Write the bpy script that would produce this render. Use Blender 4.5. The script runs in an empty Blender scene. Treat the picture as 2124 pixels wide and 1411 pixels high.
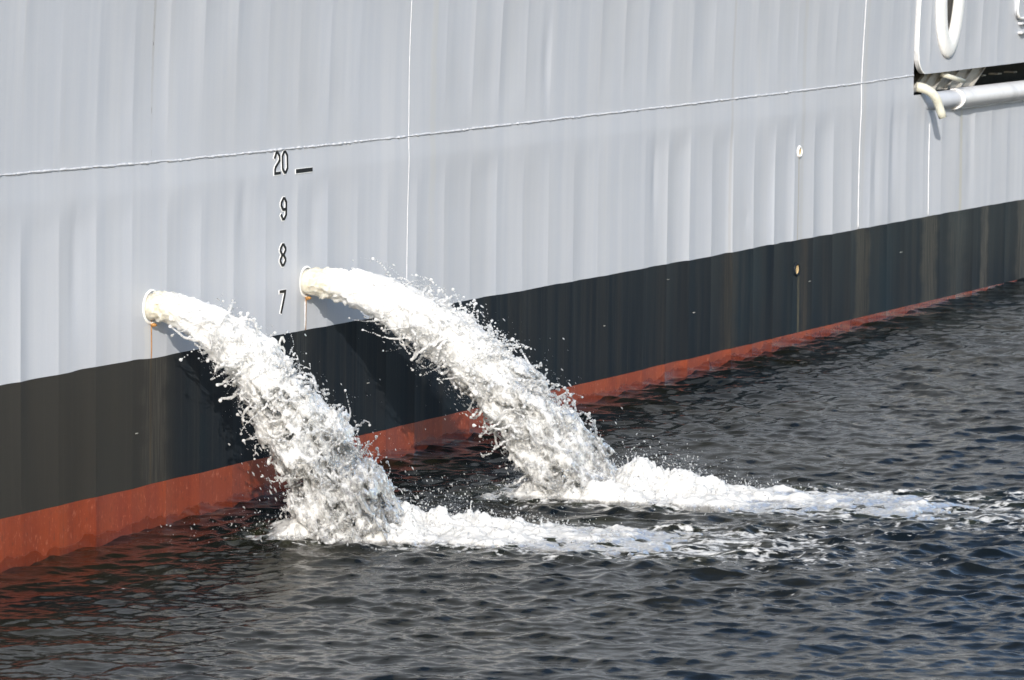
import bpy, bmesh, math, random
import numpy as np
import openvdb
from mathutils import Vector, Matrix

random.seed(7)
rng = np.random.default_rng(11)
scene = bpy.context.scene
col = scene.collection

# ------------------------------------------------------------------ camera, light, exposure
CAM_H = 4.656
cam_d = bpy.data.cameras.new('camera')
cam = bpy.data.objects.new('camera', cam_d)
col.objects.link(cam)
cam.location = (0, 0, CAM_H)
cam.rotation_euler = (math.radians(90 - 7.024), 0, 0)
cam_d.sensor_width = 36
cam_d.lens = 161.0
cam_d.clip_start = 0.5
cam_d.clip_end = 5000
cam_d.dof.use_dof = True
cam_d.dof.focus_distance = 29.3
cam_d.dof.aperture_fstop = 9.0
scene.camera = cam

PHI = math.radians(63.85)          # heading of the ship's side
S2 = np.array([math.cos(PHI), math.sin(PHI)])      # along the hull
N2 = np.array([math.sin(PHI), -math.cos(PHI)])     # outward from the hull
A0 = np.array([-3.016, 26.610])                    # waterline point, origin of ship coordinates
TRIM = 0.0202

SUN_EL = math.radians(27)
SUN_BETA = math.radians(63)        # sun azimuth away from the hull normal
sx, sy = math.cos(SUN_BETA) * N2 - math.sin(SUN_BETA) * S2
sun_dir = Vector((sx * math.cos(SUN_EL), sy * math.cos(SUN_EL), math.sin(SUN_EL)))

world = bpy.data.worlds.new('World')
scene.world = world
world.use_nodes = True
wn, wl = world.node_tree.nodes, world.node_tree.links
wn.clear()
sky = wn.new('ShaderNodeTexSky')
sky.sky_type = 'NISHITA'
sky.sun_disc = False
sky.sun_elevation = SUN_EL
sky.sun_rotation = math.atan2(sun_dir.x, sun_dir.y)
sky.air_density = 1.0
sky.dust_density = 1.2
bg = wn.new('ShaderNodeBackground')
bg.inputs['Strength'].default_value = 0.15
wo = wn.new('ShaderNodeOutputWorld')
wl.new(sky.outputs[0], bg.inputs[0])
wl.new(bg.outputs[0], wo.inputs[0])

sun_d = bpy.data.lights.new('sun', 'SUN')
sun_d.energy = 3.3
sun_d.angle = math.radians(0.53)
sun_d.color = (1.0, 0.955, 0.89)
sun = bpy.data.objects.new('sun', sun_d)
col.objects.link(sun)
sun.location = (0, 0, 30)
sun.rotation_euler = sun_dir.to_track_quat('Z', 'Y').to_euler()

scene.view_settings.view_transform = 'Standard'
scene.view_settings.look = 'None'
scene.view_settings.exposure = 0.64
scene.view_settings.gamma = 1.0
scene.render.engine = 'CYCLES'
scene.cycles.use_denoising = True
scene.cycles.use_adaptive_sampling = True
scene.cycles.adaptive_threshold = 0.035
scene.cycles.max_bounces = 7
scene.cycles.transmission_bounces = 4
scene.cycles.diffuse_bounces = 3
scene.cycles.glossy_bounces = 3
scene.cycles.caustics_reflective = False
scene.cycles.caustics_refractive = False
scene.cycles.sample_clamp_indirect = 6.0

# ------------------------------------------------------------------ numpy noise
TAB = rng.random((64, 64, 64)).astype(np.float32) * 2 - 1


def vnoise(x, y, z):
    x = np.asarray(x, np.float32); y = np.asarray(y, np.float32); z = np.asarray(z, np.float32)
    x, y, z = np.broadcast_arrays(x, y, z)
    fx, fy, fz = np.floor(x), np.floor(y), np.floor(z)
    ix, iy, iz = fx.astype(np.int32) & 63, fy.astype(np.int32) & 63, fz.astype(np.int32) & 63
    u, v, w = x - fx, y - fy, z - fz
    u = u * u * u * (u * (u * 6 - 15) + 10); v = v * v * v * (v * (v * 6 - 15) + 10); w = w * w * w * (w * (w * 6 - 15) + 10)
    jx, jy, jz = (ix + 1) & 63, (iy + 1) & 63, (iz + 1) & 63
    a = TAB[ix, iy, iz] * (1 - u) + TAB[jx, iy, iz] * u
    b = TAB[ix, jy, iz] * (1 - u) + TAB[jx, jy, iz] * u
    c = TAB[ix, iy, jz] * (1 - u) + TAB[jx, iy, jz] * u
    d = TAB[ix, jy, jz] * (1 - u) + TAB[jx, jy, jz] * u
    a = a * (1 - v) + b * v
    c = c * (1 - v) + d * v
    return a * (1 - w) + c * w


def fbm(x, y, z, octaves=4, gain=0.5):
    r = 0.0; amp = 1.0; tot = 0.0; f = 1.0
    for o in range(octaves):
        r = r + amp * vnoise(x * f + 17.3 * o, y * f + 5.1 * o, z * f + 9.7 * o)
        tot += amp; amp *= gain; f *= 2.03
    return r / tot * 1.6


def sstep(a, b, x):
    t = np.clip((x - a) / (b - a), 0, 1)
    return t * t * (3 - 2 * t)


# ------------------------------------------------------------------ materials
def new_mat(name):
    m = bpy.data.materials.new(name)
    m.use_nodes = True
    nt = m.node_tree
    b = nt.nodes['Principled BSDF']
    return m, nt, b


def N(nt, kind, **kw):
    n = nt.nodes.new(kind)
    for k, v in kw.items():
        if k in n.inputs.keys():
            n.inputs[k].default_value = v
        else:
            setattr(n, k, v)
    return n


def math_node(nt, op, a, b=None, clamp=False):
    n = nt.nodes.new('ShaderNodeMath'); n.operation = op; n.use_clamp = clamp
    for i, v in enumerate((a, b)):
        if v is None: continue
        if isinstance(v, (int, float)): n.inputs[i].default_value = v
        else: nt.links.new(v, n.inputs[i])
    return n.outputs[0]


def mix_col(nt, fac, a, b):
    n = nt.nodes.new('ShaderNodeMix'); n.data_type = 'RGBA'
    for i, v in ((0, fac), (6, a), (7, b)):
        if isinstance(v, (int, float)): n.inputs[i].default_value = v
        elif isinstance(v, tuple): n.inputs[i].default_value = (*v, 1)
        else: nt.links.new(v, n.inputs[i])
    return n.outputs[2]


def map_range(nt, v, a, b, c=0.0, d=1.0, smooth=True):
    n = nt.nodes.new('ShaderNodeMapRange')
    n.interpolation_type = 'SMOOTHSTEP' if smooth else 'LINEAR'
    nt.links.new(v, n.inputs[0])
    for i, q in enumerate((a, b, c, d)): n.inputs[i + 1].default_value = q
    return n.outputs[0]


def stretched_noise(nt, vec, scale, detail=3.0, s=1.0, rough=0.5, off=0.0):
    mp = nt.nodes.new('ShaderNodeMapping')
    mp.inputs['Scale'].default_value = scale
    mp.inputs['Location'].default_value = (off, off * 0.7, off * 1.3)
    nt.links.new(vec, mp.inputs[0])
    n = nt.nodes.new('ShaderNodeTexNoise')
    n.inputs['Scale'].default_value = s
    n.inputs['Detail'].default_value = detail
    n.inputs['Roughness'].default_value = rough
    nt.links.new(mp.outputs[0], n.inputs['Vector'])
    return n.outputs['Fac']


def streak_mask(nt, sxv, hv, vec, s0, width, h_hi, h_lo):
    """vertical run-off stain hanging from h_hi, fading at h_lo, about width wide"""
    wob = stretched_noise(nt, vec, (0.0, 0.0, 9.0), 2.0, off=s0)
    d = math_node(nt, 'SUBTRACT', sxv, s0)
    d = math_node(nt, 'ADD', d, math_node(nt, 'MULTIPLY', math_node(nt, 'SUBTRACT', wob, 0.5), width * 0.8))
    d = math_node(nt, 'ABSOLUTE', d)
    a = map_range(nt, d, width * 0.35, width, 1, 0)
    b = map_range(nt, hv, h_hi, h_hi + 0.01, 1, 0)
    c = map_range(nt, hv, h_lo, h_lo + 0.25 * (h_hi - h_lo), 0, 1)
    return math_node(nt, 'MULTIPLY', math_node(nt, 'MULTIPLY', a, b), c)


PIPES = ((1.745, 1.424), (3.760, 1.421))


def hull_mat(name, kind):
    m, nt, b = new_mat(name)
    tc = N(nt, 'ShaderNodeTexCoord')
    vec = tc.outputs['Object']
    sep = N(nt, 'ShaderNodeSeparateXYZ'); nt.links.new(vec, sep.inputs[0])
    X, Z = sep.outputs[0], sep.outputs[2]
    st1 = stretched_noise(nt, vec, (7.0, 0.0, 0.25), 5.0, off=2.0, rough=0.65)
    st2 = stretched_noise(nt, vec, (45.0, 0.0, 0.5), 4.0, off=5.0, rough=0.6)
    big = stretched_noise(nt, vec, (1.1, 0.0, 0.7), 3.0, off=9.0)
    fine = stretched_noise(nt, vec, (160, 160, 160), 2.0)
    if kind == 'grey':
        c = mix_col(nt, map_range(nt, st1, 0.3, 0.7), (0.445, 0.468, 0.510), (0.495, 0.511, 0.541))
        c = mix_col(nt, math_node(nt, 'MULTIPLY', map_range(nt, st2, 0.55, 0.75), 0.25), c, (0.48, 0.475, 0.462))
        c = mix_col(nt, math_node(nt, 'MULTIPLY', map_range(nt, big, 0.45, 0.75), 0.3), c, (0.435, 0.44, 0.45))
        for (ps, ph) in PIPES:
            mk = streak_mask(nt, X, Z, vec, ps, 0.012, ph - 0.09, 0.75)
            c = mix_col(nt, math_node(nt, 'MULTIPLY', mk, 0.85), c, (0.42, 0.20, 0.055))
            mk = streak_mask(nt, X, Z, vec, ps - 0.05, 0.05, ph - 0.12, 0.7)
            c = mix_col(nt, math_node(nt, 'MULTIPLY', mk, math_node(nt, 'MULTIPLY', st2, 0.7)), c, (0.62, 0.61, 0.57))
        for (s0, w, hi, lo, a, cc) in ((12.17, 0.02, 1.79, 0.6, 0.5, (0.36, 0.31, 0.2)), (12.24, 0.05, 6.0, -1.0, 0.25, (0.42, 0.40, 0.35)),
                                       (1.74, 0.02, 6.0, 2.3, 0.35, (0.3, 0.28, 0.24)), (10.76, 0.03, 6, 0, 0.35, (0.36, 0.34, 0.31)),
                                       (15.95, 0.05, 2.1, 0.5, 0.5, (0.50, 0.47, 0.36)), (5.55, 0.06, 6, 1.0, 0.3, (0.5, 0.49, 0.44)),
                                       (13.6, 0.05, 6, 0.8, 0.25, (0.5, 0.48, 0.42))):
            mk = streak_mask(nt, X, Z, vec, s0, w, hi, lo)
            c = mix_col(nt, math_node(nt, 'MULTIPLY', mk, a), c, cc)
        # chips in the paint along one old butt weld
        chip = stretched_noise(nt, vec, (60, 0, 14), 3.0, off=3.0)
        mk = streak_mask(nt, X, Z, vec, 1.735, 0.012, 6.0, 2.0)
        c = mix_col(nt, math_node(nt, 'MULTIPLY', mk, map_range(nt, chip, 0.60, 0.66)), c, (0.14, 0.12, 0.12))
        b.inputs['Roughness'].default_value = 0.5
        b.inputs['Specular IOR Level'].default_value = 0.35
    elif kind == 'black':
        c = mix_col(nt, map_range(nt, st1, 0.35, 0.7), (0.0085, 0.0125, 0.018), (0.019, 0.0205, 0.0225))
        c = mix_col(nt, math_node(nt, 'MULTIPLY', map_range(nt, st2, 0.5, 0.8), 0.55), c, (0.042, 0.041, 0.038))
        c = mix_col(nt, math_node(nt, 'MULTIPLY', map_range(nt, big, 0.5, 0.8), 0.6), c, (0.011, 0.023, 0.031))
        # weathered, browner paint aft (left) of the first outlet and towards the stern quarter
        lft = map_range(nt, X, 1.2, 2.6, 1, 0)
        c = mix_col(nt, math_node(nt, 'MULTIPLY', lft, 0.65), c, (0.046, 0.042, 0.034))
        salt = stretched_noise(nt, vec, (120, 0, 2.0), 4.0, off=6.0, rough=0.7)
        for (s0, w, hi, lo, a, cc) in ((1.80, 0.20, 1.2, -0.5, 0.55, (0.085, 0.08, 0.068)), (1.74, 0.015, 1.2, -1.5, 0.5, (0.09, 0.06, 0.03)),
                                       (3.74, 0.02, 1.2, -1.5, 0.5, (0.005, 0.006, 0.007)), (3.70, 0.12, 1.2, -0.5, 0.6, (0.07, 0.07, 0.065)),
                                       (12.2, 0.03, 0.80, -1.0, 0.6, (0.20, 0.17, 0.10)), (12.32, 0.10, 1.2, -1.0, 0.5, (0.07, 0.055, 0.04)),
                                       (13.62, 0.22, 1.2, -1.0, 0.5, (0.105, 0.092, 0.068)), (15.2, 0.25, 1.2, -1.0, 0.6, (0.11, 0.10, 0.078)),
                                       (16.6, 0.12, 1.2, -1.0, 0.7, (0.12, 0.11, 0.092)), (10.76, 0.2, 1.2, -1, 0.4, (0.07, 0.06, 0.045)),
                                       (15.9, 0.3, 1.2, -1.0, 0.5, (0.09, 0.084, 0.07)), (17.6, 0.2, 1.2, -1.0, 0.6, (0.11, 0.103, 0.088))):
            mk = streak_mask(nt, X, Z, vec, s0, w, hi, lo)
            f = math_node(nt, 'MULTIPLY', math_node(nt, 'MULTIPLY', mk, a), map_range(nt, salt, 0.35, 0.65))
            c = mix_col(nt, f, c, cc)
        b.inputs['Roughness'].default_value = 0.42
        b.inputs['Specular IOR Level'].default_value = 0.08
    else:
        c = mix_col(nt, map_range(nt, st1, 0.3, 0.7), (0.19, 0.031, 0.011), (0.26, 0.050, 0.016))
        c = mix_col(nt, math_node(nt, 'MULTIPLY', map_range(nt, st2, 0.5, 0.75), 0.4), c, (0.12, 0.024, 0.014))
        c = mix_col(nt, math_node(nt, 'MULTIPLY', map_range(nt, big, 0.5, 0.8), 0.5), c, (0.16, 0.040, 0.034))
        blister = stretched_noise(nt, vec, (55, 0, 22), 4.0, off=4.0, rough=0.7)
        c = mix_col(nt, map_range(nt, blister, 0.58, 0.68, 0, 0.7), c, (0.42, 0.16, 0.10))
        c = mix_col(nt, map_range(nt, blister, 0.32, 0.42, 0.75, 0), c, (0.09, 0.03, 0.02))
        wz = math_node(nt, 'SUBTRACT', Z, math_node(nt, 'MULTIPLY', X, TRIM))
        wet = math_node(nt, 'ADD', wz, math_node(nt, 'MULTIPLY', math_node(nt, 'SUBTRACT', stretched_noise(nt, vec, (5, 0, 2), 4.0, off=1.0), 0.5), 0.16))
        wm = map_range(nt, wet, 0.035, 0.075, 1, 0)
        c = mix_col(nt, math_node(nt, 'MULTIPLY', wm, 0.55), c, (0.085, 0.020, 0.012))
        nt.links.new(map_range(nt, wm, 0, 1, 0.42, 0.15), b.inputs['Roughness'])
    if kind == 'grey': c = mix_col(nt, map_range(nt, fine, 0.3, 0.8, 0, 0.08), c, (0.3, 0.3, 0.3))
    nt.links.new(c, b.inputs['Base Color'])
    bmp = N(nt, 'ShaderNodeBump', Strength=0.25, Distance=0.002)
    rel = stretched_noise(nt, vec, (60, 60, 60), 4.0)
    nt.links.new(rel, bmp.inputs['Height'])
    nt.links.new(bmp.outputs[0], b.inputs['Normal'])
    return m


def plain_mat(name, colr, rough=0.5, vary=0.12, metal=0.0, scale=20.0, second=None, lo=0.45, hi=0.7):
    m, nt, b = new_mat(name)
    tc = N(nt, 'ShaderNodeTexCoord')
    nz = stretched_noise(nt, tc.outputs['Object'], (scale, scale, scale), 4.0, rough=0.6)
    sec = second if second else tuple(v * (1 - 2 * vary) for v in colr)
    c = mix_col(nt, map_range(nt, nz, lo, hi), colr, sec)
    nt.links.new(c, b.inputs['Base Color'])
    b.inputs['Roughness'].default_value = rough
    b.inputs['Metallic'].default_value = metal
    bmp = N(nt, 'ShaderNodeBump', Strength=0.3, Distance=0.002)
    nt.links.new(nz, bmp.inputs['Height'])
    nt.links.new(bmp.outputs[0], b.inputs['Normal'])
    return m


M_GREY = hull_mat('grey hull paint', 'grey')
M_BLACK = hull_mat('black boot topping paint', 'black')
M_RED = hull_mat('red antifouling paint', 'red')
M_WELD = plain_mat('painted weld bead', (0.56, 0.57, 0.59), 0.45, 0.08, scale=60)
M_WHITE = plain_mat('white paint', (0.80, 0.80, 0.78), 0.4, 0.05, scale=30)
M_RIM = plain_mat('white pipe rim', (0.80, 0.79, 0.75), 0.4, 0.1, scale=14, second=(0.66, 0.56, 0.40), lo=0.62, hi=0.80)
M_RUST = plain_mat('rust', (0.40, 0.20, 0.06), 0.8, 0.25, scale=90)
M_MARK = plain_mat('black mark paint', (0.006, 0.005, 0.005), 0.6, 0.1)
M_DARK = plain_mat('dark interior', (0.03, 0.03, 0.03), 0.7, 0.2)
M_CREAM = plain_mat('cream fitting', (0.55, 0.54, 0.45), 0.45, 0.1)
M_INNER = plain_mat('inner bracket paint', (0.36, 0.35, 0.32), 0.6, 0.2, scale=8)
M_TAN = plain_mat('tan scupper lining', (0.50, 0.36, 0.18), 0.7, 0.2, scale=40)

# ------------------------------------------------------------------ object helpers


def link(name, me, mat, parent=None, smooth=True):
    o = bpy.data.objects.new(name, me)
    col.objects.link(o)
    if mat: me.materials.append(mat)
    if smooth and len(me.polygons):
        me.polygons.foreach_set('use_smooth', np.ones(len(me.polygons), bool))
    if parent: o.parent = parent
    return o


def mesh_np(name, verts, faces):
    """fast mesh from numpy; faces is an (n,3) or (n,4) array"""
    me = bpy.data.meshes.new(name)
    verts = np.asarray(verts, np.float32); faces = np.asarray(faces, np.int32)
    n, k = faces.shape
    me.vertices.add(len(verts)); me.vertices.foreach_set('co', verts.ravel())
    me.loops.add(n * k); me.loops.foreach_set('vertex_index', faces.ravel())
    me.polygons.add(n)
    me.polygons.foreach_set('loop_start', np.arange(0, n * k, k, dtype=np.int32))
    me.update(calc_edges=True)
    return me


def grid_faces(nu, nv):
    i, j = np.meshgrid(np.arange(nu - 1), np.arange(nv - 1), indexing='ij')
    a = (i * nv + j).ravel()
    return np.stack([a, a + nv, a + nv + 1, a + 1], 1)


def tube(path, radius, seg=10, cap=True, rad_fn=None):
    """bmesh-free tube along a list of points, returns verts, faces(list)"""
    P = [Vector(p) for p in path]
    verts, faces = [], []
    prev = None
    for i, p in enumerate(P):
        t = (P[min(i + 1, len(P) - 1)] - P[max(i - 1, 0)]).normalized()
        up = prev if prev else (Vector((0, 0, 1)) if abs(t.z) < 0.9 else Vector((0, 1, 0)))
        a = t.cross(up).normalized(); b = a.cross(t).normalized(); prev = b
        r = rad_fn(i) if rad_fn else radius
        for k in range(seg):
            th = 2 * math.pi * k / seg
            verts.append(p + (a * math.cos(th) + b * math.sin(th)) * r)
    for i in range(len(P) - 1):
        for k in range(seg):
            faces.append((i * seg + k, i * seg + (k + 1) % seg, (i + 1) * seg + (k + 1) % seg, (i + 1) * seg + k))
    if cap:
        faces.append(tuple(range(seg))[::-1])
        faces.append(tuple(range((len(P) - 1) * seg, len(P) * seg)))
    return verts, faces


def mesh_py(name, verts, faces):
    me = bpy.data.meshes.new(name)
    me.from_pydata([tuple(v) for v in verts], [], faces)
    me.update()
    bm = bmesh.new(); bm.from_mesh(me)
    bmesh.ops.recalc_face_normals(bm, faces=bm.faces)
    bm.to_mesh(me); bm.free()
    return me


def box_mesh(name, x0, x1, y0, y1, z0, z1, bevel=0.0):
    bm = bmesh.new()
    bmesh.ops.create_cube(bm, size=1)
    for v in bm.verts:
        v.co = Vector(((x0 + x1) / 2 + v.co.x * (x1 - x0), (y0 + y1) / 2 + v.co.y * (y1 - y0), (z0 + z1) / 2 + v.co.z * (z1 - z0)))
    if bevel: bmesh.ops.bevel(bm, geom=bm.edges[:], offset=bevel, segments=2, affect='EDGES')
    me = bpy.data.meshes.new(name); bm.to_mesh(me); bm.free()
    return me


# ------------------------------------------------------------------ the ship
# ship coordinates: x along the side, y inboard (-y outboard), z up the side; z = 0 near the water at x = 0
ship = bpy.data.objects.new('ship', None)
col.objects.link(ship)
ship.location = (A0[0], A0[1], 0)
ship.rotation_euler = (0, TRIM, PHI)
ship['label'] = 'grey steel ship side with black boot topping, red bottom paint and draft marks'
ship['category'] = 'ship'

FR0, FRD = 0.237, 0.4226


def weld_h(s):
    return np.interp(s, [-9, 0, 2, 4.3, 6.8, 9.8, 13.5, 14.8, 40], [2.37, 2.343, 2.319, 2.311, 2.316, 2.324, 2.344, 2.366, 2.40])


PN = rng.random((260, 3))


def flare(h):
    return 0.022 * np.maximum(np.asarray(h, float) - 2.0, 0) ** 2


def hull_offset(s, h):
    """outboard (+) offset of the plating: hungry-horse dishing between frames, buckles and dents"""
    q = (s - FR0) / FRD
    k = np.floor(q).astype(int); u = q - k
    wl_ = weld_h(s)
    up = sstep(0.0, 0.35, h - wl_)
    lo = sstep(0.0, 0.22, 2.15 - h)
    kk = np.clip(k + 40, 0, 259)
    a_up = 0.0014 + 0.0066 * PN[kk, 0]
    a_lo = 0.0026 + 0.0095 * PN[kk, 1]
    A = np.where(h > wl_, 0.0012 + a_up * up, 0.0012 + a_lo * lo)
    sk = 0.5 + 0.30 * (PN[kk, 2] - 0.5) + 0.10 * vnoise(k * 3.1, h * 1.3, 0.5)
    # piecewise parabola with its deepest point at sk
    dish = np.where(u < sk, 1 - (1 - u / sk) ** 2, 1 - ((u - sk) / (1 - sk)) ** 2)
    mod = np.maximum(0.7 + 0.9 * vnoise(s * 0.8, h * 0.8, 4.0), 0.12)
    off = -1.05 * A * mod * dish
    off += 0.0075 * fbm(s * 0.75, h * 0.6, 2.2, 3)
    off += 0.0007 * vnoise(s * 3.3, h * 0.8, 7.7)
    # soft longitudinal step behind the deck edge
    x = np.clip((h - 2.16) / np.maximum(wl_ - 2.16, 0.05), 0, 1)
    off += 0.0085 * (1 - x) * np.clip(1 + (h - 2.16) / 0.40, 0, 1) * (0.7 + 0.3 * vnoise(s * 1.7, 0.5, 0.2))
    # a few real dents
    for ds, dh, rs, rh, dep in ((7.35, 2.75, 0.06, 0.30, 0.010), (0.85, 1.72, 0.05, 0.35, 0.008), (2.9, 1.95, 0.05, 0.2, 0.006), (9.3, 1.75, 0.05, 0.3, 0.009),
                                (13.9, 1.55, 0.07, 0.35, 0.010), (14.3, 1.75, 0.06, 0.4, 0.009), (3.85, 1.75, 0.06, 0.25, 0.005), (16.2, 1.6, 0.08, 0.4, 0.008), (11.1, 1.35, 0.03, 0.05, 0.006)):
        e = ((s - ds) / rs) ** 2 + ((h - dh) / rh) ** 2
        off -= dep * np.exp(-e)
    fade = sstep(-9.0, -4.0, s) * sstep(26.0, 20.0, s)
    return off * (0.3 + 0.7 * fade) + flare(h)


UU = np.array([0, 0.025, 0.06, 0.11, 0.18, 0.26, 0.34, 0.42, 0.5, 0.58, 0.66, 0.74, 0.82, 0.89, 0.94, 0.975])


def s_samples(s0, s1):
    k0, k1 = int(math.floor((s0 - FR0) / FRD)) - 1, int(math.ceil((s1 - FR0) / FRD)) + 1
    out = []
    for k in range(k0, k1):
        b = FR0 + k * FRD
        coarse = b < -3 or b > 20
        out += [b + FRD * u for u in (UU[::4] if coarse else UU)]
    out = [v for v in out if s0 + 0.004 < v < s1 - 0.004]
    return np.array([s0] + out + [s1])


def plate(name, s0, s1, bot, top, mat, dh=0.05, proud=0.0, hole=None, label=None):
    ss = s_samples(s0, s1)
    b = bot(ss) if callable(bot) else np.full(len(ss), bot)
    t = top(ss) if callable(top) else np.full(len(ss), top)
    nv = max(2, int((t - b).max() / dh) + 1)
    vv = np.linspace(0, 1, nv)
    Sg = np.repeat(ss[:, None], nv, 1)
    Hg = b[:, None] + (t - b)[:, None] * vv[None, :]
    Y = -(hull_offset(Sg, Hg) + proud)
    V = np.stack([Sg, Y, Hg], 2).reshape(-1, 3)
    F = grid_faces(len(ss), nv)
    if hole is not None:
        cs, ch, ha, hb = hole
        cen = V[F].mean(1)
        F = F[((cen[:, 0] - cs) / ha) ** 2 + ((cen[:, 2] - ch) / hb) ** 2 > 1]
    o = link(name, mesh_np(name, V, F), mat, ship)
    if label: o['label'] = label
    return o


def black_top(s):
    s = np.asarray(s)
    return 1.104 + 0.004 * vnoise(s * 1.3, 0.3, 0.7) + 0.0025 * vnoise(s * 7, 0.3, 2.7) + 0.010 * sstep(1.80, 1.5, s) * sstep(0.75, 0.95, s)


def red_top(s):
    s = np.asarray(s)
    return np.interp(s, [0, 5, 10, 14, 18], [0.312, 0.318, 0.324, 0.345, 0.36]) + 0.004 * vnoise(s * 2.1, 3.3, 0.7)


DECK = 7.6
cuts = (-9.0, 5.178, 13.52)
for a, b in ((-9.0, 1.745), (1.745, 5.178), (5.178, 10.77), (10.77, 13.52), (13.52, 14.745)):
    plate('hull_plate', a, b, weld_h, DECK, M_GREY, 0.06)
for a, b in ((-9.0, 1.745), (1.745, 5.178), (5.178, 10.77), (10.77, 13.52), (13.52, 14.745)):
    plate('hull_plate', a, b, black_top, weld_h, M_GREY, 0.018)
for a, b in ((14.745, 15.165), (15.165, 34.0)):
    plate('hull_plate', a, b, black_top, 2.19, M_GREY, 0.035)
for a, b in ((-9.0, 1.745), (1.745, 5.178), (5.178, 10.77), (10.77, 13.52), (13.52, 15.165), (15.165, 34.0)):
    o = plate('boot_topping_plate', a, b, red_top, black_top, M_BLACK, 0.04)
    o['label'] = 'black painted hull plate just above the red bottom'
for a, b in ((-9.0, 1.745), (1.745, 5.178), (5.178, 13.52), (13.52, 34.0)):
    o = plate('bottom_plate', a, b, -1.3, red_top, M_RED, 0.05)
    o['label'] = 'red painted hull plate at the waterline'

# the rest of the hull behind the side we see
DK = [(-9, -0.66, DECK), (34, -0.66, DECK), (34, 9, DECK), (-9, 9, DECK), (-9, 9, -1.3), (34, 9, -1.3), (-9, 0.02, -1.3), (34, 0.02, -1.3)]
link('deck', mesh_py('deck', DK, [(0, 1, 2, 3)]), M_GREY, ship, False)
link('far_side', mesh_py('far_side', DK, [(3, 2, 5, 4), (0, 3, 4, 6), (1, 7, 5, 2)]), M_GREY, ship, False)


def bead(name, pts, r, jit, lab=None, rr=None):
    rnd = random.Random(len(pts))
    v, f = tube(pts, r, 7, True, rad_fn=lambda i: r * (1 + jit * (rnd.random() - 0.5)))
    o = link(name, mesh_py(name, v, f), M_WELD, ship)
    if lab: o['label'] = lab
    return o


ss = np.arange(-4, 14.74, 0.016)
hh = weld_h(ss) + 0.0045 * fbm(ss * 11, 0.2, 0.4, 4, 0.65)
yy = -hull_offset(ss, hh) - 0.002
bead('weld_seam', np.stack([ss, yy, hh], 1), 0.0064, 1.3, 'lumpy horizontal weld seam along the grey plating')


def vbead(s0, h0, h1, r):
    hz = np.arange(h0, h1, 0.03)
    sv = np.full(len(hz), s0) + 0.0012 * vnoise(hz * 6, s0, 0.1)
    bead('weld_seam', np.stack([sv, -hull_offset(sv, hz) - 0.001, hz], 1), r, 0.5, 'thin vertical weld seam between hull plates')


vbead(5.178, 1.112, DECK - 0.05, 0.0032)
vbead(13.52, 1.112, DECK - 0.05, 0.0055)
vbead(15.165, 1.112, 1.93, 0.0065)
vbead(3.745, 1.112, 1.32, 0.005)

# ---- draft marks
def stroke(pts, w, closed=False):
    """mitred ribbon along a polyline"""
    P = [Vector(p) for p in pts]; n = len(P)
    L, R = [], []
    for i in range(n):
        if closed:
            a, b = P[(i - 1) % n], P[(i + 1) % n]
        else:
            a, b = P[max(i - 1, 0)], P[min(i + 1, n - 1)]
        d1 = (P[i] - a).normalized() if (P[i] - a).length > 1e-9 else (b - P[i]).normalized()
        d2 = (b - P[i]).normalized() if (b - P[i]).length > 1e-9 else d1
        n1, n2 = Vector((-d1.y, d1.x)), Vector((-d2.y, d2.x))
        m = (n1 + n2).normalized()
        k = min(1.0 / max(m.dot(n1), 0.4), 1.6)
        p = P[i]
        if not closed and i == 0: p = p - d2 * w * 0.5
        if not closed and i == n - 1: p = p + d1 * w * 0.5
        L.append(p + m * w * 0.5 * k); R.append(p - m * w * 0.5 * k)
    return L, R


def ribbon_mesh(name, strokes, w, s0, h0, lift, thick):
    verts, faces = [], []
    for pts, closed in strokes:
        L, R = stroke(pts, w, closed)
        n = len(L); base = len(verts)
        for q in (lift, lift - thick):
            for p in L + R:
                s_, h_ = s0 + p.x, h0 + p.y
                y = -float(hull_offset(np.array([s_]), np.array([h_]))[0]) - q
                verts.append((s_, y, h_))
        for i in range(n if closed else n - 1):
            j = (i + 1) % n
            faces.append((base + i, base + j, base + n + j, base + n + i))
            faces.append((base + i, base + 2 * n + i, base + 2 * n + j, base + j))
            faces.append((base + n + i, base + n + j, base + 3 * n + j, base + 3 * n + i))
        if not closed:
            for i in (0, n - 1):
                faces.append((base + i, base + n + i, base + 3 * n + i, base + 2 * n + i))
    return mesh_py(name, verts, faces)


dw, dhh, c1, c2 = 0.066, 0.134, 0.024, 0.026
octo = lambda y0, y1: [(c1, y0), (dw - c1, y0), (dw, y0 + c2), (dw, y1 - c2), (dw - c1, y1), (c1, y1), (0, y1 - c2), (0, y0 + c2)]
GLYPH = {
    '0': [(octo(0, dhh), True)],
    '8': [(octo(0, dhh * 0.49), True), (octo(dhh * 0.51, dhh), True)],
    '9': [([(0.004, 0.024), (c1, 0), (dw - c1, 0), (dw, c2), (dw, dhh - c2), (dw - c1, dhh), (c1, dhh), (0, dhh - c2), (0, dhh * 0.47 + c2), (c1, dhh * 0.47), (dw - 0.012, dhh * 0.47)], False)],
    '6': [([(dw - 0.004, dhh - 0.024), (dw - c1, dhh), (c1, dhh), (0, dhh - c2), (0, c2), (c1, 0), (dw - c1, 0), (dw, c2), (dw, dhh * 0.53 - c2), (dw - c1, dhh * 0.53), (0.012, dhh * 0.53)], False)],
    '7': [([(0.002, dhh), (dw, dhh), (dw * 0.92, dhh * 0.82), (0.016, 0)], False)],
    '2': [([(0.002, dhh - 0.03), (c1, dhh), (dw - c1, dhh), (dw, dhh - c2), (dw, dhh * 0.60), (c1 * 0.4, dhh * 0.30), (0, dhh * 0.18), (0, 0), (dw, 0)], False)],
    '-': [([(0, 0.01), (0.2, 0.01)], False)],
}
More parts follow.
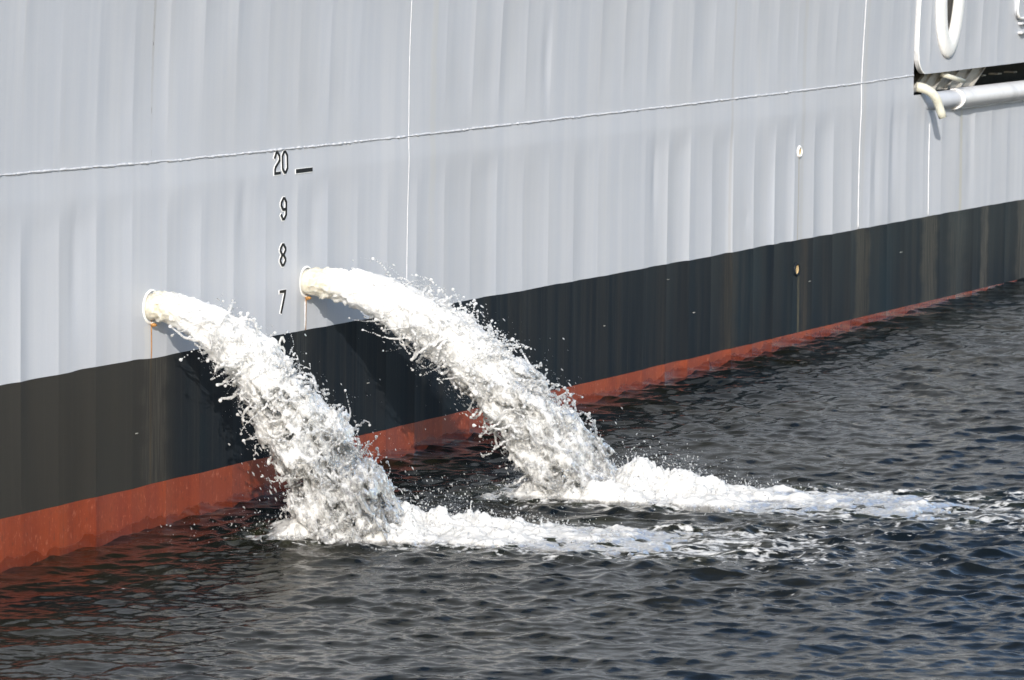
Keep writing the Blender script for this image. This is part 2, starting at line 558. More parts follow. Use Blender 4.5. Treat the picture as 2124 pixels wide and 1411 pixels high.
for ch, s0, h0, wht in (('2', 3.300, 2.163, 0), ('0', 3.405, 2.163, 0), ('-', 3.60, 2.151, 0), ('9', 3.400, 1.858, 0), ('8', 3.398, 1.556, 0), ('7', 3.396, 1.250, 0), ('6', 3.396, 0.945, 1)):
    name = 'draft_dash' if ch == '-' else 'draft_numeral'
    w = 0.026 if ch == '-' else 0.0185
    if wht:
        o = link(name, ribbon_mesh(name, GLYPH[ch], w, s0, h0, 0.004, 0.004), M_WHITE, ship, False)
        o['label'] = 'white draft numeral ' + ch + ' on the black paint'
    else:
        o = link(name, ribbon_mesh(name, GLYPH[ch], w, s0, h0, 0.0055, 0.004), M_MARK, ship, False)
        o['label'] = 'black draft dash beside the numeral' if ch == '-' else 'black draft numeral ' + ch + ' with a white edge'
        link('white_edge', ribbon_mesh('white_edge', GLYPH[ch], w + 0.010, s0 - 0.002, h0 - 0.002, 0.0030, 0.003), M_WHITE, o, False)

# ---- discharge outlets


def lathe(name, prof, cs, ch, seg=40, mat=None, parent=None, ey=1.0, y0=0.0):
    """profile of (radius, outboard) rings about the outboard axis at (cs, ch)"""
    verts, faces = [], []
    for r, o in prof:
        for k in range(seg):
            th = 2 * math.pi * k / seg
            verts.append((cs + r * math.cos(th), y0 - o, ch + r * ey * math.sin(th)))
    n = len(prof)
    for i in range(n - 1):
        for k in range(seg):
            faces.append((i * seg + k, i * seg + (k + 1) % seg, (i + 1) * seg + (k + 1) % seg, (i + 1) * seg + k))
    return link(name, mesh_py(name, verts, faces), mat, parent)


for i, (ps, ph) in enumerate(PIPES):
    y0 = -float(hull_offset(np.array([ps]), np.array([ph]))[0])
    r = 0.104 if i == 0 else 0.099
    o = lathe('discharge_pipe', [(r + 0.007, -0.012), (r + 0.006, 0.003), (r + 0.001, 0.006), (r, 0.006), (r - 0.002, 0.008), (r - 0.005, 0.008), (r - 0.007, 0.006), (r - 0.007, -0.25)], ps, ph, 48, M_RIM, ship, y0=y0)
    o['label'] = ('left' if i == 0 else 'right') + ' white rimmed overboard pipe'
    # rust weeping from the bottom of the rim
    bm = bmesh.new(); bmesh.ops.create_icosphere(bm, subdivisions=2, radius=1)
    for v in bm.verts:
        v.co = Vector((ps + v.co.x * 0.020 + 0.004 * math.sin(v.co.z * 9), y0 - 0.016 + v.co.y * 0.022, ph - r - 0.008 + v.co.z * 0.012))
    me = bpy.data.meshes.new('rust_patch'); bm.to_mesh(me); bm.free()
    link('rust_patch', me, M_RUST, o)
    # drip run below
    hz = np.linspace(ph - r - 0.006, 1.115, 14)
    sv = ps - 0.002 + 0.003 * vnoise(hz * 7, 1.5 + i, 0.2)
    v, f = tube(np.stack([sv, -hull_offset(sv, hz) - 0.0005, hz], 1), 0.004, 6, True, rad_fn=lambda k: 0.0036 - 0.00018 * k)
    link('rust_drip', mesh_py('rust_drip', v, f), M_RUST, o)

# ---- small scuppers
for (cs, ch, rr, kind) in ((12.165, 1.835, 0.043, 0), (12.145, 0.865, 0.052, 1)):
    y0 = -float(hull_offset(np.array([cs]), np.array([ch]))[0])
    o = lathe('scupper', [(rr + 0.006, -0.01), (rr + 0.004, 0.008), (rr - 0.004, 0.016), (rr - 0.014, 0.012), (rr - 0.017, -0.0)], cs, ch, 28, M_WHITE if kind == 0 else M_BLACK, ship, ey=1.05, y0=y0)
    o['label'] = 'small white rimmed scupper high on the grey plating' if kind == 0 else 'small rusty scupper hole in the black band'
    lathe('scupper_lining', [(rr - 0.016, 0.007), (rr - 0.020, 0.003), (0.002, 0.002)], cs, ch, 28, M_TAN, o, ey=1.05, y0=y0)
# stubs of old staging lugs on the boot topping
for (s0, h0, L) in ((1.55, 0.65, 0.035), (4.62, 0.66, 0.04), (12.42, 0.74, 0.05), (10.05, 0.68, 0.05), (9.55, 0.98, 0.04), (14.5, 0.83, 0.06), (8.4, 0.72, 0.03)):
    y0 = -float(hull_offset(np.array([s0]), np.array([h0]))[0])
    link('lug', box_mesh('lug', s0, s0 + L * 0.8, y0 - 0.005, y0 + 0.004, h0, h0 + 0.006, 0.001), M_INNER, ship, False)

# ---- raised panel with mooring chock, slot and rubbing bar at the right
PS0, PB, PROUD, RC = 14.765, 2.368, 0.035, 0.20


def panel_bot(s):
    s = np.asarray(s)
    x = np.clip(s - PS0, 0, RC)
    return PB + 0.006 * np.clip(s - 15, 0, 9) + RC - np.sqrt(np.maximum(RC ** 2 - (RC - x) ** 2, 0))


shell = plate('side_panel', PS0, 34.0, panel_bot, DECK, M_GREY, 0.05, PROUD, hole=(15.44, 3.12, 0.195, 0.49))
shell['label'] = 'raised grey side panel with rounded lower corner and white chock'
# edge thickness of that panel
es = list(np.linspace(PS0, PS0 + RC, 14)) + list(np.arange(PS0 + RC + 0.1, 34, 0.2))
eb = panel_bot(np.array(es))
edge = [(PS0, h) for h in np.arange(DECK, eb[0], -0.1)] + list(zip(es, eb))
verts, faces = [], []
for s_, h_ in edge:
    y = -float(hull_offset(np.array([s_]), np.array([h_]))[0])
    verts += [(s_, y - PROUD, h_), (s_, y + 0.012, h_)]
for i in range(len(edge) - 1):
    faces.append((2 * i, 2 * i + 1, 2 * i + 3, 2 * i + 2))
link('panel_edge', mesh_py('panel_edge', verts, faces), M_WELD, shell, False)
# rounded edge bead at left and corner, sunlit glint put into its white
pe = [(s_, -float(hull_offset(np.array([s_]), np.array([h_]))[0]) - PROUD + 0.004, h_) for s_, h_ in edge[:len(np.arange(DECK, eb[0], -0.1)) + 12]]
v, f = tube(pe, 0.007, 8)
link('sunlit_edge_bead', mesh_py('sunlit_edge_bead', v, f), M_WHITE, shell)

# chock: thick oval ring
cs, ch, ca, cb, cr = 15.44, 3.12, 0.225, 0.53, 0.102
verts, faces = [], []
n1, n2 = 64, 20
for i in range(n1):
    th = 2 * math.pi * i / n1
    nx, nz = math.cos(th) / ca, math.sin(th) / cb
    L = math.hypot(nx, nz); nx /= L; nz /= L
    for j in range(n2):
        ph = 2 * math.pi * j / n2
        rad = cr * (1 + 0.0 * math.cos(ph))
        verts.append((cs + ca * math.cos(th) + nx * rad * math.cos(ph), -PROUD - 0.005 - float(flare(ch + cb * math.sin(th))) - 0.042 * math.sin(ph), ch + cb * math.sin(th) + nz * rad * math.cos(ph)))
for i in range(n1):
    for j in range(n2):
        faces.append((i * n2 + j, ((i + 1) % n1) * n2 + j, ((i + 1) % n1) * n2 + (j + 1) % n2, i * n2 + (j + 1) % n2))
o = link('mooring_chock', mesh_py('mooring_chock', verts, faces), M_WHITE, shell)
o['label'] = 'thick white oval mooring chock'
lathe('chock_throat', [(0.20, -0.02), (0.20, -0.6), (0.001, -0.6)], cs, ch, 32, M_DARK, o, ey=2.4, y0=-PROUD)

# slot recess behind the panel's lower edge
rv = [(14.75, 0.03, 2.60), (34, 0.03, 2.60), (34, 0.03, 2.10), (14.75, 0.03, 2.10), (14.75, 0.9, 2.60), (34, 0.9, 2.60), (34, 0.9, 2.10), (14.75, 0.9, 2.10)]
link('slot_recess', mesh_py('slot_recess', rv, [(0, 1, 5, 4), (3, 7, 6, 2), (4, 5, 6, 7), (0, 4, 7, 3), (1, 2, 6, 5)]), M_DARK, ship, False)
# slanted brackets inside the slot
for k in range(5):
    s0 = 15.05 + 0.33 * k
    vv = [(s0, 0.06, 2.20), (s0 + 0.02, 0.06, 2.20), (s0 + 0.40, 0.04, 2.42), (s0 + 0.38, 0.04, 2.42)]
    vv += [(x, y + 0.22, z) for x, y, z in vv]
    o = link('slot_bracket', mesh_py('slot_bracket', vv, [(0, 1, 2, 3), (4, 7, 6, 5), (0, 3, 7, 4), (1, 5, 6, 2), (0, 4, 5, 1), (3, 2, 6, 7)]), M_INNER, ship, False)
# sloped inner plate seen behind the brackets
sv = [(14.95, 0.10, 2.20), (16.45, 0.10, 2.20), (16.80, 0.06, 2.41), (15.3, 0.06, 2.41), (14.95, 0.13, 2.20), (16.45, 0.13, 2.20), (16.80, 0.09, 2.41), (15.3, 0.09, 2.41)]
link('inner_plate', mesh_py('inner_plate', sv, [(0, 1, 2, 3), (4, 7, 6, 5), (0, 4, 5, 1), (3, 2, 6, 7), (1, 5, 6, 2), (0, 3, 7, 4)]), M_INNER, ship, False)
v, f = tube([(15.47, 0.02, 2.345), (15.62, -0.03, 2.31), (15.77, -0.08, 2.275)], 0.022, 10)
o = link('strut', mesh_py('strut', v, f), M_CREAM, ship); o['label'] = 'short pale strut inside the dark slot'
for k in range(3):
    link('slot_fitting', box_mesh('slot_fitting', 17.0 + 0.42 * k, 17.10 + 0.42 * k, 0.2, 0.3, 2.262, 2.275, 0.003), M_INNER, ship, False)

# rubbing bar: half round with a tapered start
verts, faces = [], []
stations = [(14.98, 0.012), (15.15, 0.05), (15.35, 0.085), (15.55, 0.105), (15.70, 0.112)]
nseg = 14
for s_, out in stations:
    for j in range(nseg + 1):
        a = -math.pi / 2 + math.pi * j / nseg
        verts.append((s_, -out * math.cos(a) + 0.02, 2.118 + 0.080 * math.sin(a)))
for i in range(len(stations) - 1):
    for j in range(nseg):
        b0 = i * (nseg + 1) + j
        faces.append((b0, b0 + nseg + 1, b0 + nseg + 2, b0 + 1))
link('rubbing_bar_taper', mesh_py('rubbing_bar_taper', verts, faces), M_GREY, ship)
verts, faces = [], []
stations = [(15.70, 0.135)] + [(15.75 + 0.45 * k, 0.135) for k in range(41)]
for s_, out in stations:
    for j in range(nseg + 1):
        a = -math.pi / 2 + math.pi * j / nseg
        verts.append((s_, -out * math.cos(a) + 0.02, 2.118 + 0.090 * math.sin(a)))
for i in range(len(stations) - 1):
    for j in range(nseg):
        b0 = i * (nseg + 1) + j
        faces.append((b0, b0 + nseg + 1, b0 + nseg + 2, b0 + 1))
faces.append(tuple(range(nseg + 1)))
bar = link('rubbing_bar', mesh_py('rubbing_bar', verts, faces), plain_mat('pale bar paint', (0.66, 0.66, 0.66), 0.45, 0.08, scale=6), ship)
bar['label'] = 'half round rubbing bar below the dark slot'
v, f = tube([(15.70, -0.138 * math.cos(a) + 0.02, 2.118 + 0.092 * math.sin(a)) for a in np.linspace(-1.5, 1.3, 14)], 0.010, 6)
link('end_weld', mesh_py('end_weld', v, f), M_WHITE, bar)
v, f = tube([(s_, -0.012, 2.026 + 0.002 * math.sin(s_ * 9)) for s_ in np.arange(15.7, 30, 0.1)], 0.012, 6)
link('lower_weld', mesh_py('lower_weld', v, f), M_WELD, bar)

# bent overflow pipe
pp = []
for k in range(15):
    a = k / 14 * math.pi * 0.46
    pp.append((14.86 + 0.10 * k / 14, 0.02 - 0.165 * math.sin(a), 2.255 - 0.15 * (1 - math.cos(a))))
last = Vector(pp[-1])
for k in range(1, 4):
    pp.append(tuple(last + Vector((0.012, -0.012, -0.045)) * k))
v, f = tube(pp, 0.046, 14, rad_fn=lambda i: 0.047 - 0.0006 * i)
o = link('overflow_pipe', mesh_py('overflow_pipe', v, f), M_CREAM, ship)
o['label'] = 'short bent cream overflow pipe beside the slot'

# hatch cover with sill near the right edge of the view
hs0, hs1, hh0, hh1, hr = 17.12, 18.7, 2.795, 4.4, 0.10
outl = []
for (cx_, cz_, a0) in ((hs1 - hr, hh1 - hr, 0), (hs0 + hr, hh1 - hr, 90), (hs0 + hr, hh0 + hr, 180), (hs1 - hr, hh0 + hr, 270)):
    for k in range(7):
        a = math.radians(a0 + 15 * k)
        outl.append((cx_ + hr * math.cos(a), cz_ + hr * math.sin(a)))
n = len(outl)
verts = [(x, -PROUD - 0.035 - float(flare(z)), z) for x, z in outl] + [(x, -PROUD + 0.02 - float(flare(z)), z) for x, z in outl]
faces = [tuple(range(n))] + [(i, (i + 1) % n, n + (i + 1) % n, n + i) for i in range(n)]
hc = link('hatch_cover', mesh_py('hatch_cover', verts, faces), M_GREY, ship, False)
hc['label'] = 'rounded hatch cover at the right edge'
v, f = tube([(x, -PROUD - 0.034 - float(flare(z)), z) for x, z in outl + outl[:1]], 0.012, 8, False)
link('cover_bead', mesh_py('cover_bead', v, f), M_WHITE, hc)
for k in range(2):
    link('sill_bar', box_mesh('sill_bar', 17.24, 18.6, -PROUD - 0.06, -PROUD + 0.02, 2.735 - 0.085 * k, 2.757 - 0.085 * k, 0.006), M_WELD, hc, False)

# ------------------------------------------------------------------ jets: common geometry
G = 9.81


def ship_to_world(s, h, d=0.0):
    p = ship_mat @ Vector((s, -d, h))
    return np.array(p)


bpy.context.view_layer.update()
ship_mat = ship.matrix_world.copy()


class Jet:
    def __init__(self, s, h, v, lean, r0, seed):
        self.o = ship_to_world(s, h, 0.02)
        l = math.radians(lean)
        e = math.cos(l) * N2 + math.sin(l) * S2
        self.e = np.array([e[0], e[1], 0.0]); self.l = np.array([-e[1], e[0], 0.0])
        self.v = v; self.r0 = r0; self.seed = seed
        self.T = math.sqrt(2 * self.o[2] / G)
        self.land = self.o + self.e * v * self.T; self.land[2] = 0

    def local(self, P):
        D = P - self.o
        q = D @ self.e; l = D @ self.l
        return q, l, D[..., 2]

    def arc(self, t):
        # arc length of the ballistic path at time t
        a = G * t / self.v
        return self.v ** 2 / (2 * G) * (a * np.sqrt(1 + a * a) + np.arcsinh(a))


J1 = Jet(PIPES[0][0], PIPES[0][1], 2.36, 17.0, 0.085, 1)
J2 = Jet(PIPES[1][0], PIPES[1][1], 3.58, 12.0, 0.080, 2)

# ------------------------------------------------------------------ water surface
JETS = (J1, J2)


def trail_coords(P2, j):
    D = P2 - j.land[:2]
    return D @ j.e[:2], D @ j.l[:2]


# how far the foam runs past the landing point, half width
TRAIL = {1: dict(back=0.78, run=2.55, half=0.40), 2: dict(back=0.86, run=2.85, half=0.40)}


def trail_env(q, l, j, grow=1.0):
    """1 inside the churned strip, 0 outside"""
    p = TRAIL[j.seed]
    a = sstep(-p['back'] * grow, -p['back'] * grow + 0.35, q) * sstep(p['run'] * grow, p['run'] * grow - 0.9, q)
    hw = p['half'] * grow * (0.95 + 0.22 * np.clip(q, 0, 3))
    return a * sstep(1.25, 0.55, np.abs(l) / hw)


def wave_field(P2):
    """sum of short crested waves; returns displacement x, y, z"""
    r2 = np.random.default_rng(5)
    n = 120
    lam = np.exp(r2.uniform(math.log(0.055), math.log(0.50), n))
    th = math.radians(94) + r2.normal(0, 0.58, n)
    k = 2 * math.pi / lam
    amp = 0.0051 * lam * r2.uniform(0.5, 1.4, n)
    ph = r2.uniform(0, 6.28, n)
    wx = 0.10 * vnoise(P2[:, 0] * 0.8, P2[:, 1] * 0.6, 1.1)
    wy = 0.10 * vnoise(P2[:, 0] * 0.8, P2[:, 1] * 0.6, 6.1)
    x = (P2[:, 0] + wx).astype(np.float32); y = (P2[:, 1] + wy).astype(np.float32)
    Z = np.zeros(len(P2), np.float32); DX = Z.copy(); DY = Z.copy()
    for i in range(n):
        c, s = math.cos(th[i]), math.sin(th[i])
        a = k[i] * (c * x + s * y) + ph[i]
        ca = np.cos(a)
        Z += amp[i] * ca
        sa = np.sin(a) * amp[i] * 0.85
        DX -= c * sa; DY -= s * sa
    gust = 0.85 + 0.45 * vnoise(x * 0.35, y * 0.22, 3.3)
    return DX * gust, DY * gust, Z * gust


s_f = [-4.6]
while s_f[-1] < 19.5:
    s_f.append(s_f[-1] + 0.0145 + 0.0011 * max(0.0, s_f[-1]))
sg = np.array([-3000, -400, -80, -25, -9, -6] + s_f + [21, 24, 30, 60, 300, 3000])
d_f = list(np.arange(-0.10, 7.6, 0.0165))
dg = np.array([-3000, -300, -40, -13, -5, -0.6, -0.3] + d_f + [8.2, 9.5, 12, 20, 60, 400, 3000])
Sg, Dg = np.meshgrid(sg, dg, indexing='ij')
P2 = A0[None, :] + Sg.ravel()[:, None] * S2[None, :] + Dg.ravel()[:, None] * N2[None, :]
fade = (sstep(-5.5, -4.0, Sg) * sstep(21, 18.5, Sg) * sstep(-0.3, -0.1, Dg) * sstep(8.2, 7.0, Dg)).ravel()
act = fade > 0
DX = np.zeros(len(P2), np.float32); DY = DX.copy(); DZ = DX.copy()
DX[act], DY[act], DZ[act] = wave_field(P2[act])
foam = np.zeros(len(P2), np.float32); aer = foam.copy()
for j in JETS:
    q, l = trail_coords(P2, j)
    m = (q > -1.6) & (q < 5.5) & (np.abs(l) < 2.2)
    qq, ll = q[m], l[m]
    env = trail_env(qq, ll, j, 1.15)
    rough = trail_env(qq, ll * 0.85, j, 1.35)
    # churned chop inside and around the strip, rings round the landing point
    chop = 0.011 * fbm(qq / 0.16, ll / 0.13, 3.0 + j.seed, 4, 0.6)
    rad = np.hypot(qq, ll)
    ring = 0.006 * np.sin(rad * 2 * math.pi / 0.17) * np.exp(-((rad - 0.75) / 0.45) ** 2)
    DZ[m] += rough * chop + ring
    wv = fbm(qq / 0.30 + 0.5 * vnoise(qq * 4, ll * 4, 1.0), ll / 0.12, 8.0 + j.seed, 4, 0.55)
    edge = trail_env(qq - 0.35, ll * 0.80, j, 1.22)
    lc = 1 - np.abs(fbm(qq / 0.16 + 0.5 * wv, ll / 0.085, 15.0 + j.seed, 4, 0.55)) * 2.6
    f = sstep(0.30, 1.0, edge * 0.55 + 0.18 * wv + 0.60 * (lc - 0.40) + 0.16) * 0.9
    lace = 1 - np.abs(fbm(qq / 0.22 + 0.4 * wv, ll / 0.10, 5.0 + j.seed, 4, 0.5)) * 3.2
    far = trail_env(qq - 0.8, ll * 0.75, j, 1.30)
    f2 = sstep(0.35, 1.0, lace) * sstep(0.15, 0.7, far) * 0.6
    foam[m] = np.maximum(foam[m], np.maximum(f, f2))
    aer[m] = np.maximum(aer[m], trail_env(qq, ll * 0.8, j, 1.1))
V = np.stack([P2[:, 0] + DX * fade, P2[:, 1] + DY * fade, DZ * fade], 1)
me = mesh_np('water', V, grid_faces(len(sg), len(dg)))
for nm, arr in (('foam', foam), ('aerated', aer)):
    at = me.attributes.new(nm, 'FLOAT', 'POINT'); at.data.foreach_set('value', arr.astype(np.float32))


def water_mat():
    m, nt, b = new_mat('harbour water')
    b.inputs['Roughness'].default_value = 0.035
    b.inputs['IOR'].default_value = 1.39
    tc = N(nt, 'ShaderNodeTexCoord'); vec = tc.outputs['Object']
    fo = N(nt, 'ShaderNodeAttribute', attribute_name='foam').outputs['Fac']
    ae = N(nt, 'ShaderNodeAttribute', attribute_name='aerated').outputs['Fac']
    turb = stretched_noise(nt, vec, (0.5, 0.5, 0.5), 3.0)
    c = mix_col(nt, map_range(nt, turb, 0.35, 0.65), (0.002, 0.0035, 0.0038), (0.0075, 0.0072, 0.0036))
    an = stretched_noise(nt, vec, (6, 6, 6), 4.0)
    c = mix_col(nt, math_node(nt, 'MULTIPLY', ae, map_range(nt, an, 0.4, 0.8, 0.05, 0.6)), c, (0.05, 0.055, 0.022))
    nt.links.new(c, b.inputs['Base Color'])
    r1 = stretched_noise(nt, vec, (9, 24, 13), 3.0, rough=0.55)
    r2 = stretched_noise(nt, vec, (24, 60, 34), 2.0, rough=0.5, off=3.0)
    hgt = math_node(nt, 'ADD', r1, math_node(nt, 'MULTIPLY', r2, 0.22))
    bmp = N(nt, 'ShaderNodeBump', Strength=1.0, Distance=0.0032)
    nt.links.new(hgt, bmp.inputs['Height'])
    nt.links.new(bmp.outputs[0], b.inputs['Normal'])
    # foam film: white, matt, broken by fine bubbles
    fb = N(nt, 'ShaderNodeBsdfPrincipled')
    fb.inputs['Base Color'].default_value = (0.55, 0.55, 0.54, 1)
    fb.inputs['Roughness'].default_value = 0.5
    fn = stretched_noise(nt, vec, (15, 22, 15), 6.0, rough=0.68)
    b2 = N(nt, 'ShaderNodeBump', Strength=0.7, Distance=0.02)
    nt.links.new(fn, b2.inputs['Height']); nt.links.new(b2.outputs[0], fb.inputs['Normal'])
    th = math_node(nt, 'ADD', fo, math_node(nt, 'MULTIPLY', math_node(nt, 'SUBTRACT', fn, 0.5), 2.6))
    fac = math_node(nt, 'MULTIPLY', map_range(nt, th, 0.35, 1.1, 0.0, 0.95), map_range(nt, fo, 0.05, 0.4))
    mx = N(nt, 'ShaderNodeMixShader')
    nt.links.new(fac, mx.inputs[0]); nt.links.new(b.outputs[0], mx.inputs[1]); nt.links.new(fb.outputs[0], mx.inputs[2])
    nt.links.new(mx.outputs[0], nt.nodes['Material Output'].inputs['Surface'])
    return m


water = link('water', me, water_mat())
water['kind'] = 'structure'
water['label'] = 'dark rippled harbour water alongside the hull'

# ------------------------------------------------------------------ white water materials


def white_water_mat(name, clear_lo, clear_hi, bump=0.012, white=(0.90, 0.90, 0.89), sss=0.065):
    """aerated water: matt white where full of air, glassy where the 'age' attribute and noise thin it out"""
    m, nt, b = new_mat(name)
    out = nt.nodes['Material Output']
    tc = N(nt, 'ShaderNodeTexCoord'); vec = tc.outputs['Object']
    age = N(nt, 'ShaderNodeAttribute', attribute_name='age').outputs['Fac']
    n1 = stretched_noise(nt, vec, (20, 20, 12), 4.0, rough=0.6)
    n2 = stretched_noise(nt, vec, (34, 34, 20), 3.0, rough=0.55, off=4.0)
    b.inputs['Base Color'].default_value = (0.90, 0.90, 0.89, 1)
    c = mix_col(nt, map_range(nt, age, 0.02, 0.17, 1, 0), white, (0.78, 0.73, 0.60))
    nt.links.new(c, b.inputs['Base Color'])
    b.inputs['Roughness'].default_value = 0.3
    b.inputs['Subsurface Weight'].default_value = 1.0
    b.inputs['Subsurface Radius'].default_value = (1.0, 1.0, 1.0)
    b.inputs['Subsurface Scale'].default_value = sss
    bm_ = N(nt, 'ShaderNodeBump', Strength=0.6, Distance=bump)
    n4 = stretched_noise(nt, vec, (95, 95, 70), 3.0, rough=0.6, off=8.0)
    nt.links.new(math_node(nt, 'ADD', n2, math_node(nt, 'MULTIPLY', n4, 0.45)), bm_.inputs['Height']); nt.links.new(bm_.outputs[0], b.inputs['Normal'])
    tr = N(nt, 'ShaderNodeBsdfTranslucent'); tr.inputs[0].default_value = (0.88, 0.89, 0.88, 1)
    mt = N(nt, 'ShaderNodeMixShader'); mt.inputs[0].default_value = 0.30
    nt.links.new(b.outputs[0], mt.inputs[1]); nt.links.new(tr.outputs[0], mt.inputs[2])
    gl = N(nt, 'ShaderNodeBsdfGlass'); gl.inputs['IOR'].default_value = 1.33; gl.inputs['Roughness'].default_value = 0.0
    gl.inputs['Color'].default_value = (0.985, 0.98, 0.96, 1)
    nt.links.new(bm_.outputs[0], gl.inputs['Normal'])
    th = math_node(nt, 'ADD', math_node(nt, 'MULTIPLY', n1, 0.75), math_node(nt, 'MULTIPLY', n2, 0.45))
    th = math_node(nt, 'ADD', th, map_range(nt, age, 0.30, 1.9, 0.0, 0.70, False))
    fac = map_range(nt, th, clear_lo, clear_hi, 0.0, 0.78)
    mx = N(nt, 'ShaderNodeMixShader')
    nt.links.new(fac, mx.inputs[0]); nt.links.new(mt.outputs[0], mx.inputs[1]); nt.links.new(gl.outputs[0], mx.inputs[2])
    nt.links.new(mx.outputs[0], out.inputs['Surface'])
    return m


M_JET = white_water_mat('aerated falling water', 0.73, 1.05)
M_DROP = white_water_mat('spray droplets', 0.60, 1.1, 0.002)
M_FOAM = white_water_mat('churned foam', 0.78, 1.30, 0.010, (0.80, 0.795, 0.775), 0.05)


def iso_mesh(name, F, origin, ax, ay, az, vox, iso=0.0):
    g = openvdb.FloatGrid(background=-1.0)
    g.copyFromArray(np.ascontiguousarray(F, dtype=np.float32), tolerance=0.0)
    pts, tris, quads = g.convertToPolygons(isovalue=iso, adaptivity=0.0)
    pts = np.asarray(pts) * vox
    W = origin[None, :] + pts[:, :1] * ax[None, :] + pts[:, 1:2] * ay[None, :] + pts[:, 2:] * az[None, :]
    quads = np.asarray(quads)
    return W, quads


def splat(F, org, vox, pts, rads):
    """max-blend soft balls (jet-grid coordinates) into the field"""
    for p, r in zip(pts, rads):
        c = (p - org) / vox
        k = int(r / vox * 1.6) + 2
        lo = np.maximum(np.floor(c).astype(int) - k, 0); hi = np.minimum(np.floor(c).astype(int) + k + 1, F.shape)
        if (hi <= lo).any(): continue
        gx = (np.arange(lo[0], hi[0]) - c[0]) * vox; gy = (np.arange(lo[1], hi[1]) - c[1]) * vox; gz = (np.arange(lo[2], hi[2]) - c[2]) * vox
        d = r - np.sqrt(gx[:, None, None] ** 2 + gy[None, :, None] ** 2 + gz[None, None, :] ** 2)
        sl = F[lo[0]:hi[0], lo[1]:hi[1], lo[2]:hi[2]]
        np.maximum(sl, d, out=sl)


ICO = bmesh.new(); bmesh.ops.create_icosphere(ICO, subdivisions=1, radius=1)
ICO_V = np.array([v.co[:] for v in ICO.verts]); ICO_F = np.array([[v.index for v in f.verts] for f in ICO.faces]); ICO.free()


def droplets(name, C, R, D, parent, mat, age=0.7):
    """stretched little balls: centres, radii, stretch vectors"""
    n = len(C); nv = len(ICO_V)
    dl = np.linalg.norm(D, axis=1, keepdims=True) + 1e-9
    u = D / dl
    base = ICO_V[None, :, :] * (1 + 0.25 * rng.normal(size=(n, nv, 1)).clip(-1, 1))
    comp = np.einsum('ijk,ik->ij', base, u)[:, :, None] * u[:, None, :]
    V = C[:, None, :] + R[:, None, None] * (base + comp * (dl[:, None, :]))
    F = ICO_F[None] + (np.arange(n) * nv)[:, None, None]
    me = mesh_np(name, V.reshape(-1, 3), F.reshape(-1, 3))
    at = me.attributes.new('age', 'FLOAT', 'POINT'); at.data.foreach_set('value', np.full(n * nv, age, np.float32))
    o = link(name, me, mat, parent)
    o['kind'] = 'stuff'
    return o


# ------------------------------------------------------------------ the jets


def jet_radius(j, tau):
    if j.seed == 1:
        return j.r0 + 0.045 * tau + 0.185 * tau ** 2
    return j.r0 + 0.235 * tau ** 1.0 - 0.10 * tau ** 3


